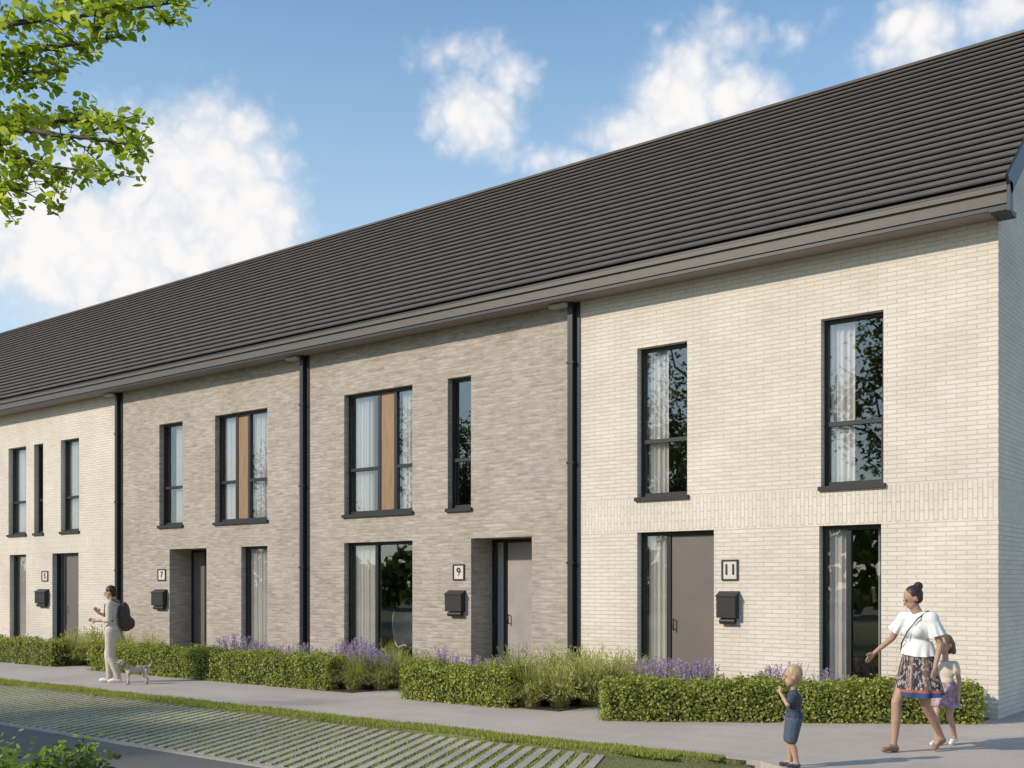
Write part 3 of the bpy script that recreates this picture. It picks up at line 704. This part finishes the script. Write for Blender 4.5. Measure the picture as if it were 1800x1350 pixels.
n = 12000; xx = rng.uniform(-150, 40, n); hh = 5+1.4*np.sin(xx*.21)+1.0*np.sin(xx*.53+1); P = np.stack([xx, -52+rng.normal(0, 1.2, n), hh*rng.uniform(0, 1, n)**.8], 1)  # unseen leaf mass, added so the windows do not reflect the bare horizon
tag(np_obj('added_reflection_wood', leaves(P, np.repeat([[0, 1., .4]], n, 0), .85, .8, .6), 4, M['leafd']), 'unseen wood added across the road for the windows to reflect', 'wood', kind='stuff')

# ------------------------------------------------------------------ chair (just inside the sliding door)
cy = .46; cx = X_of(716, cy)
ch = empty('lounge_chair', local=True); ch.location = (cx, cy+.12, .03); ch.rotation_euler = (0, 0, math.radians(70)); ch.scale = (1.0, 1.0, 1.12); tag(ch, 'pale rounded lounge chair seen through the sliding glass door', 'chair')
prof = [(-.26, .40), (-.20, .43), (-.05, .40), (.08, .38), (.16, .41), (.22, .50), (.28, .65), (.33, .82), (.36, .95), (.36, 1.0)]
def shell(i0, i1, nm):
    m = MB(); nx = 12; rows = prof[i0:i1+1]
    for off in (0, .025):
        for (y, z) in rows:
            wd_ = .27*(1-.25*max(0, (z-.8)/.25)**2)
            for j in range(nx+1):
                u = j/nx*2-1; m.v.append((u*wd_, y-.05*u*u+off*.6, z+.06*u*u*(1 if z < .45 else .2)-off))
    nr = len(rows); w_ = nx+1
    for s_ in (0, 1):
        for i in range(nr-1):
            for j in range(nx):
                q = s_*nr*w_+i*w_+j; m.f.append((q, q+1, q+w_+1, q+w_))
    for i in range(nr-1):
        for j in (0, nx):
            q = i*w_+j; m.f.append((q, q+w_, q+w_+nr*w_, q+nr*w_))
    for j in range(nx):
        for i in (0, nr-1):
            q = i*w_+j; m.f.append((q, q+1, q+1+nr*w_, q+nr*w_))
    return m.build(nm, M['shell'], ch, True)
shell(0, 4, 'seat'); shell(4, 9, 'backrest')
for sx, sy in ((-.2, -.2), (.2, -.2), (-.2, .2), (.2, .2)):
    b = MB(); b.tube([(sx*.7, sy*.6, .37), (sx, sy*1.1, .0)], [.014, .010], 8); b.build('leg', M['wchair'], ch, True)

# ------------------------------------------------------------------ people
def person(label, loc, rotz, S, J, k=1.0, rf=1.0, skin='skin', yaw=0, pitch=0, female=False):
    root = empty('person', local=True); root.location = loc; root.rotation_euler = (0, 0, rotz); tag(root, label, 'person')
    P = {n: Vector(v)*S for n, v in J.items()}; q = S*rf
    def V(x, y, z): return Vector((x, y, z))*S
    def torso(m, inf=0, lo=.90):
        m.ell(V(0, .005, .92), (.150*q+inf, .108*q+inf, .11*S+inf)); m.ell(V(0, 0, 1.06), (.118*q+inf, .09*q+inf, .14*S+inf)); m.ell(V(0, -.003, 1.22), (.143*q+inf, .1*q+inf, .15*S+inf))
        m.cap(P['shR']*.86+V(0, 0, .14*1.34), .05*q+inf, P['shL']*.86+V(0, 0, .14*1.34), .05*q+inf)
        if female:
            for s in (-1, 1): m.ell(V(s*.06, -.075, 1.20), .052*S+inf)
    def arm(m, s, f=1.0, inf=0):
        sh, el, wr = P['sh'+s], P['el'+s], P['wr'+s]
        m.cap(sh, .047*q+inf, sh.lerp(el, min(1, f)), (.047-.012*min(1, f))*q+inf)
        if f > 1: m.cap(el, .035*q+inf, el.lerp(wr, f-1), (.035-.012*(f-1))*q+inf)
    def leg(m, s, f=2.0, inf=0, f0=0):
        h, kn, an = P['hip'+s], P['kn'+s], P['an'+s]
        if f0 < 1: m.cap(h, .085*q+inf, h.lerp(kn, min(1, f)), (.085-.033*min(1, f))*q+inf)
        if f > 1:
            mid = kn.lerp(an, .33)+Vector((0, .012*S, 0))
            if f >= 1.99: m.cap(kn, .050*q+inf, mid, .051*q+inf); m.cap(mid, .051*q+inf, an, .033*q+inf)
            else: m.cap(kn, .052*q+inf, kn.lerp(an, f-1), .05*q+inf)
    b = MB(); torso(b)
    nk = V(0, 0, 1.36); hc = P['head']
    b.cap(nk, .052*S, hc+Vector((0, .01*S, -.06*S*k)), .047*S)
    rot = Matrix.Rotation(yaw, 3, 'Z') @ Matrix.Rotation(pitch, 3, 'X'); hk = k*S
    def H(x, y, z): return hc+rot @ (Vector((x, y, z))*hk)
    b.ell(H(0, .01, .015), (.074*hk, .092*hk, .095*hk), rot); b.ell(H(0, -.03, -.055), (.052*hk, .055*hk, .055*hk), rot); b.ell(H(0, -.05, -.09), (.025*hk, .025*hk, .02*hk), rot)
    b.cap(H(0, -.085, .005), .008*hk, H(0, -.102, -.028), .013*hk)
    for s in (-1, 1): b.ell(H(s*.076, .005, -.012), (.010*hk, .022*hk, .030*hk), rot)
    for s in ('L', 'R'):
        leg(b, s); arm(b, s, 2.0)
        an, to = P['an'+s], P['to'+s]
        b.cap(an+Vector((0, .02*S, -.03*S)), .034*q, an.lerp(to, .5), .034*q); b.cap(an.lerp(to, .5), .034*q, to, .026*q)
        wr, el = P['wr'+s], P['el'+s]; d = (wr-el).normalized(); hd = J.get('hd'+s); 
        if hd: d = Vector(hd).normalized()
        sg = 1 if s == 'L' else -1
        side = d.cross(Vector((sg, 0, 0))); 
        if side.length < .2: side = Vector((0, 1, 0))
        side.normalize(); pn = d.cross(side).normalized()
        b.cap(wr, .022*q, wr+d*.05*S, .02*S); 
        for j, (o, l) in enumerate(((-.026, .062), (-.009, .072), (.009, .068), (.025, .052))):
            a0 = wr+d*.06*S+side*o*S; a1 = a0+d*l*.6*S; a2 = a1+(d*.8-pn*sg*.5).normalized()*l*.5*S
            b.cap(wr+d*.03*S+side*o*.8*S, .0115*S, a0, .0095*S); b.cap(a0, .0095*S, a1, .0085*S); b.cap(a1, .0085*S, a2, .007*S)
        t0 = wr+d*.025*S-side*.028*S; t1 = t0+(d*.6-side*.7).normalized()*.035*S; b.cap(t0, .012*S, t1, .010*S); b.cap(t1, .010*S, t1+d*.028*S, .008*S)
    b.remesh('body', M[skin], root, .0075 if S > .8 else .0065, 3)
    e = MB()
    for s in (-1, 1): e.ell(H(s*.030, -.080, .012), (.011*hk, .006*hk, .007*hk), rot)
    e.build('eyes', M['eye'], root, True)
    e = MB(); e.ell(H(0, -.0845, -.052), (.022*hk, .008*hk, .006*hk), rot); e.build('lips', M['lip'], root, True)
    return root, P, q, V, H, hk, rot, torso, arm, leg
def shoes(root, P, S, q, mat, inf=.008):
    for s in ('L', 'R'):
        m = MB(); an, to = P['an'+s], P['to'+s]
        m.cap(an+Vector((0, .025*S, -.045*S)), .036*q+inf*.5, an.lerp(to, .5)+Vector((0, 0, -.01*S)), .036*q+inf*.5); m.cap(an.lerp(to, .5)+Vector((0, 0, -.01*S)), .036*q+inf*.5, to, .027*q+inf*.5)
        m.remesh('shoe', mat, root, .008, 2)
def skirt(root, S, z0, z1, r0, r1, mat, name='skirt', folds=9, amp=.02, sway=0):
    m = MB(); n = 72; rows = 9
    for i in range(rows+1):
        t = i/rows; z = z0+(z1-z0)*t; r = r0+(r1-r0)*t**.8
        for j in range(n):
            a = 2*math.pi*j/n; rr = r*(1+amp*4*t*math.sin(a*folds+1.3*t)+.02*t*math.sin(a*3+1)); m.v.append((rr*math.cos(a)*1.12*S, (rr*math.sin(a)*.9+sway*t*t)*S, (z+.012*t*math.sin(a*2))*S))
    for i in range(rows):
        for j in range(n):
            l = (j+1) % n; m.f.append((i*n+j, (i+1)*n+j, (i+1)*n+l, i*n+l))
    o = m.build(name, mat, root, True); return o
def frill(root, p0, p1, r0, r1, mat, name):
    p0 = Vector(p0); p1 = Vector(p1); d = (p1-p0).normalized(); a = d.cross(Vector((0, 1, 0))).normalized(); b = d.cross(a); m = MB(); n = 48
    for i in range(5):
        t = i/4; c = p0.lerp(p1, t); r = r0+(r1-r0)*t
        for j in range(n):
            th = 2*math.pi*j/n; rr = r*(1+.14*t*math.sin(th*8)); m.v.append(tuple(c+(a*math.cos(th)+b*math.sin(th))*rr))
    for i in range(4):
        for j in range(n):
            l = (j+1) % n; m.f.append((i*n+j, (i+1)*n+j, (i+1)*n+l, i*n+l))
    return m.build(name, mat, root, True)

J = dict(head=(-.03, -.045, 1.53), shR=(-.165, -.01, 1.335), shL=(.165, 0, 1.335), elR=(-.29, -.04, 1.12), wrR=(-.44, -.12, .97), hdR=(-.5, -.3, -.65), elL=(.225, .05, 1.08), wrL=(.25, -.06, .86), hdL=(0, -.25, -1),
         hipR=(-.085, 0, .88), hipL=(.085, 0, .88), knR=(-.10, -.20, .49), anR=(-.11, -.22, .08), toR=(-.12, -.35, .034), knL=(.07, .02, .47), anL=(.05, .27, .15), toL=(.06, .17, .035))
loc = gnd(1614, 1322)
root, P, q, V, H, hk, rot, torso, arm, leg = person('woman in white blouse and dark patterned skirt reaching one arm out while walking', loc, math.radians(-22), 1.0, J, 1.0, .95, 'skin2', yaw=math.radians(-30), pitch=math.radians(24), female=True)
m = MB(); torso(m, .014); arm(m, 'L', .35, .020); arm(m, 'R', .35, .020); m.remesh('blouse', M['white'], root, .009, 3)
for s in ('L', 'R'): frill(root, P['sh'+s].lerp(P['el'+s], .15), P['sh'+s].lerp(P['el'+s], .68), .060, .078, M['white'], 'sleeve_frill')
skirt(root, 1, 1.10, .965, .128, .160, M['white'], 'blouse_hem', 11, .015)
skirt(root, 1, 1.04, .565, .115, .225, M['plaid'])
m = MB(); m.ell(H(0, .028, .03), (.082*hk, .090*hk, .092*hk), rot); m.ell(H(0, .10, .085), (.045*hk,)*3, rot); m.ell(H(-.05, .03, -.01), (.034*hk, .055*hk, .06*hk), rot); m.ell(H(.05, .03, -.01), (.034*hk, .055*hk, .06*hk), rot); m.remesh('hair', M['hair_d'], root, .008, 2)
m = MB(); pts = [(.12, .0, 1.405), (.08, -.10, 1.33), (0, -.155, 1.20), (-.08, -.145, 1.08), (-.175, -.05, .97)]
m.tube(pts, .007, 6); m.tube([(.12, .0, 1.405), (.07, .10, 1.30), (-.05, .125, 1.12), (-.175, .03, .97)], .007, 6); m.build('bag_strap', M['pack'], root, True)
shoes(root, P, 1, .95, M['sandal'], .003)

J = dict(head=(0, -.02, 1.66), shR=(-.16, 0, 1.33), shL=(.16, 0, 1.33), elR=(-.24, .0, 1.12), wrR=(-.26, -.1, .98), elL=(.22, .03, 1.08), wrL=(.25, -.05, .86),
         hipR=(-.085, 0, .88), hipL=(.085, 0, .88), knR=(-.10, -.12, .48), anR=(-.10, -.08, .09), toR=(-.10, -.27, .04), knL=(.07, 0, .47), anL=(.06, .20, .13), toL=(.07, .04, .04))
loc = gnd(1662, 1310)
root, P, q, V, H, hk, rot, torso, arm, leg = person('small girl in pale top and mauve skirt walking close behind the woman', loc, math.radians(-10), .63, J, 1.4, 1.05, 'skin', yaw=math.radians(-10), pitch=.15)
m = MB(); torso(m, .008); arm(m, 'L', .45, .012); arm(m, 'R', .45, .012); m.remesh('dress_top', M['creamc'], root, .008, 3)
skirt(root, .63, 1.04, .64, .14, .21, M['pink'], 'dress_skirt', 8)
m = MB(); m.ell(H(0, .022, .025), (.084*hk, .092*hk, .096*hk), rot)
for s in (-1, 0, 1): m.cap(H(s*.05, .05, 0), .045*hk, H(s*.055, .07, -.10), .03*hk)
m.remesh('hair', M['hair_m'], root, .007, 2); shoes(root, P, .63, .67, M['white'], .006)

J = dict(head=(0, -.02, 1.66), shR=(-.155, 0, 1.33), shL=(.155, 0, 1.33), elR=(-.22, .02, 1.08), wrR=(-.22, -.08, .90), elL=(.21, -.12, 1.16), wrL=(.10, -.24, 1.36), hdL=(-.4, .0, 1),
         hipR=(-.085, 0, .86), hipL=(.085, 0, .86), knR=(-.10, -.08, .47), anR=(-.10, -.05, .09), toR=(-.11, -.22, .045), knL=(.09, -.05, .47), anL=(.09, .05, .10), toL=(.10, -.11, .045))
loc = gnd(1395, 1349)
root, P, q, V, H, hk, rot, torso, arm, leg = person('blond toddler in navy top and blue shorts with a hand raised to the face', loc, math.radians(-62), .50, J, 1.7, 1.3, 'skin', yaw=math.radians(8), pitch=.1)
m = MB(); torso(m, .014); arm(m, 'L', .6, .016); arm(m, 'R', .6, .016); m.remesh('shirt', M['navy'], root, .008, 3)
m = MB(); m.ell(V(0, .005, .90), (.165*q, .135*q, .10*.5)); leg(m, 'L', .85, .020); leg(m, 'R', .85, .020); m.remesh('shorts', M['jean'], root, .008, 3)
m = MB(); m.ell(H(0, .022, .028), (.084*hk, .094*hk, .094*hk), rot); m.ell(H(0, .06, -.03), (.06*hk, .045*hk, .06*hk), rot); m.remesh('hair', M['hair_b'], root, .007, 1); shoes(root, P, .5, .6, M['navy'], .006)

J = dict(head=(0, -.04, 1.54), shR=(-.18, 0, 1.34), shL=(.18, 0, 1.34), elR=(-.23, -.05, 1.08), wrR=(-.12, -.26, 1.18), hdR=(.3, -.5, .7), elL=(.22, .0, 1.07), wrL=(.16, -.22, 1.06), hdL=(-.2, -1, .2),
         hipR=(-.09, 0, .87), hipL=(.09, 0, .87), knR=(-.09, -.10, .47), anR=(-.09, -.08, .085), toR=(-.10, -.23, .035), knL=(.09, -.02, .47), anL=(.09, .12, .10), toL=(.10, -.02, .035))
loc = gnd(198, 1200)
root, P, q, V, H, hk, rot, torso, arm, leg = person('person in cream top and beige trousers with a dark backpack, walking a dog', loc, math.radians(-48), 1.0, J, 1.0, 1.05, 'skin', pitch=.2)
m = MB(); torso(m, .018); arm(m, 'L', 1.3, .014); arm(m, 'R', 1.3, .014); m.remesh('top', M['creamc'], root, .010, 3)
m = MB(); m.ell(V(0, .005, .90), (.172, .13, .12)); leg(m, 'L', 2, .018); leg(m, 'R', 2, .018); m.remesh('trousers', M['beige'], root, .010, 3)
m = MB(); m.ell(H(0, .020, .03), (.082, .093, .092), rot); m.ell(H(0, .05, -.03), (.065, .055, .06), rot); m.remesh('hair', M['hair_d'], root, .008, 2)
m = MB(); m.ell((0, .19, 1.17), (.15, .10, .21)); m.ell((0, .22, 1.02), (.15, .125, .15)); m.ell((0, .31, 1.01), (.11, .06, .10)); 
for s in (-1, 1): m.tube([(s*.11, .14, 1.36), (s*.12, .03, 1.42), (s*.12, -.09, 1.34), (s*.14, -.10, 1.18), (s*.15, .05, 1.05)], .016, 8)
m.remesh('backpack', M['pack'], root, .011, 3); shoes(root, P, 1, 1.05, M['white'], .006)

dl = gnd(240, 1203); dog = empty('dog', local=True); dog.location = dl; dog.rotation_euler = (0, 0, math.radians(-20)); tag(dog, 'small pale dog walking behind the person with the backpack', 'dog')
m = MB()
m.ell((0, -.10, .245), (.062, .09, .078)); m.ell((0, .04, .25), (.054, .12, .062)); m.ell((0, .14, .25), (.056, .07, .066))
m.cap((0, -.16, .28), .045, (0, -.22, .36), .036); m.ell((0, -.245, .385), (.042, .05, .042)); m.cap((0, -.27, .375), .026, (0, -.33, .362), .016)
for s in (-1, 1):
    m.cap((s*.032, -.235, .41), .014, (s*.05, -.22, .37), .011)
    m.cap((s*.042, -.13, .21), .032, (s*.042, -.14, .12), .018); m.cap((s*.042, -.14, .12), .017, (s*.042, -.13-.02*s, .02), .013); m.ell((s*.042, -.145-.02*s, .014), (.017, .026, .013))
    m.cap((s*.042, .15, .22), .040, (s*.044, .12, .14), .024); m.cap((s*.044, .12, .14), .020, (s*.044, .185, .085), .014); m.cap((s*.044, .185, .085), .014, (s*.044, .17, .02), .012); m.ell((s*.044, .155, .014), (.016, .026, .013))
m.cap((0, .20, .28), .018, (0, .26, .36), .012); m.cap((0, .26, .36), .012, (0, .24, .42), .008)
m.remesh('body', M['dogfur'], dog, .006, 2)
m = MB(); m.ell((0, -.347, .366), .010); m.ell((.03, -.28, .395), .007); m.ell((-.03, -.28, .395), .007); m.build('nose_and_eyes', M['eye'], dog, True)
m = MB(); m.tube([(.046*math.cos(a), -.205+.02*math.sin(a), .335+.036*math.sin(a)) for a in [i*6.2832/14 for i in range(15)]], .006, 6); m.build('collar', M['pack'], dog, True)

# ------------------------------------------------------------------ light, sky, camera
SE = math.radians(29)
sd = Vector((-.5*math.cos(SE), -.866*math.cos(SE), math.sin(SE)))
sl = bpy.data.lights.new('sun', 'SUN'); sl.energy = 3.75; sl.angle = math.radians(1.4); sl.color = (1, .895, .76)
so = bpy.data.objects.new('sun', sl); COL.objects.link(so); so.rotation_euler = (-sd).to_track_quat('-Z', 'Y').to_euler(); so.location = sd*60
wd = bpy.data.worlds.new('World'); scene.world = wd; wd.use_nodes = True; nt = wd.node_tree; nt.nodes.clear(); b = NB(nt)
sky = b.n('ShaderNodeTexSky', sky_type='NISHITA'); sky.sun_disc = False; sky.sun_elevation = SE; sky.sun_rotation = math.atan2(-.5, -.866)
sky.air_density = 1.2; sky.dust_density = .5; sky.ozone_density = 2.5
tcw = b.n('ShaderNodeTexCoord').outputs['Generated']; x, y, z = b.xyz(tcw)
az = b.m('ARCTAN2', x, y); el = b.m('ARCSINE', z)
def ae(px, py):
    d = (R*(px-900)+W*1911+Vector((0, 0, 1030-py))).normalized(); return math.atan2(d.x, d.y), math.asin(d.z)
CL = [(310, 310, 165, 125, 1.0), (170, 430, 290, 150, 1.1), (415, 400, 115, 105, .95),
      (828, 205, 80, 66, 1.0), (890, 140, 45, 36, .45), (785, 90, 75, 32, .38), (1190, 175, 90, 76, 1.0), (1295, 165, 85, 46, .9), (1110, 235, 100, 52, .9), (1020, 278, 90, 24, .5), (1290, 75, 80, 28, .22),
      (1610, 48, 80, 62, .85), (1565, 95, 65, 32, .55), (1745, 20, 85, 42, .65)]
tot = None
for (cx_, cy_, rx, ry, wt) in CL:
    a0, e0 = ae(cx_, cy_); ra = abs(ae(cx_+rx, cy_)[0]-a0); re = abs(ae(cx_, cy_+ry)[1]-e0)
    u = b.m('MULTIPLY_ADD', az, 1/(ra*1.25), -a0/(ra*1.25)); v = b.m('MULTIPLY_ADD', el, 1/(re*1.25), -e0/(re*1.25))
    qd = b.m('SQRT', b.m('MULTIPLY_ADD', u, u, b.m('MULTIPLY', v, v)))
    mm = b.m('MULTIPLY_ADD', qd, -wt, wt)
    tot = mm if tot is None else b.m('MAXIMUM', tot, mm)
n1 = b.noise(tcw, 10, 6, .58); n2 = b.noise(tcw, 30, 3, .5)
bil = b.m('MULTIPLY', b.m('ABSOLUTE', b.m('SUBTRACT', n2, .5)), 2.0)
raw = b.m('ADD', tot, b.m('ADD', b.m('MULTIPLY', b.m('SUBTRACT', n1, .5), 1.35), b.m('MULTIPLY', b.m('SUBTRACT', bil, .16), .7)))
dens = b.smooth(raw, -.16, .58)
shade = b.smooth(b.m('MULTIPLY_ADD', b.m('SUBTRACT', bil, .16), 1.1, b.m('MULTIPLY', raw, .8)), -.0, .85)
ST = .15; K = 1/ST
cc = b.mix(shade, (.76*K, .80*K, .87*K, 1), (.97*K, .95*K, .935*K, 1))
haze = b.m('MULTIPLY', b.smooth(el, .58, .12), .62)
hz = b.mix(haze, b.mix(1.0, sky.outputs[0], (1.05, 1.24, 1.28, 1), 'MULTIPLY'), (.66*K, .80*K, .92*K, 1))
fin = b.mix(dens, hz, cc)
bg = b.n('ShaderNodeBackground'); bg.inputs[1].default_value = ST; nt.links.new(fin, bg.inputs[0])
wo = b.n('ShaderNodeOutputWorld'); nt.links.new(bg.outputs[0], wo.inputs[0])

cd = bpy.data.cameras.new('camera'); cam = bpy.data.objects.new('camera', cd); COL.objects.link(cam)
cd.sensor_width = 36; cd.lens = 36*1911/1800; cd.shift_y = 355/1800; cd.clip_end = 2000; cd.clip_start = .05
cam.location = CAM; cam.rotation_euler = (math.pi/2, 0, math.atan2(.6229, .7823)); scene.camera = cam
scene.view_settings.view_transform = 'Standard'; scene.view_settings.look = 'None'; scene.view_settings.exposure = 0
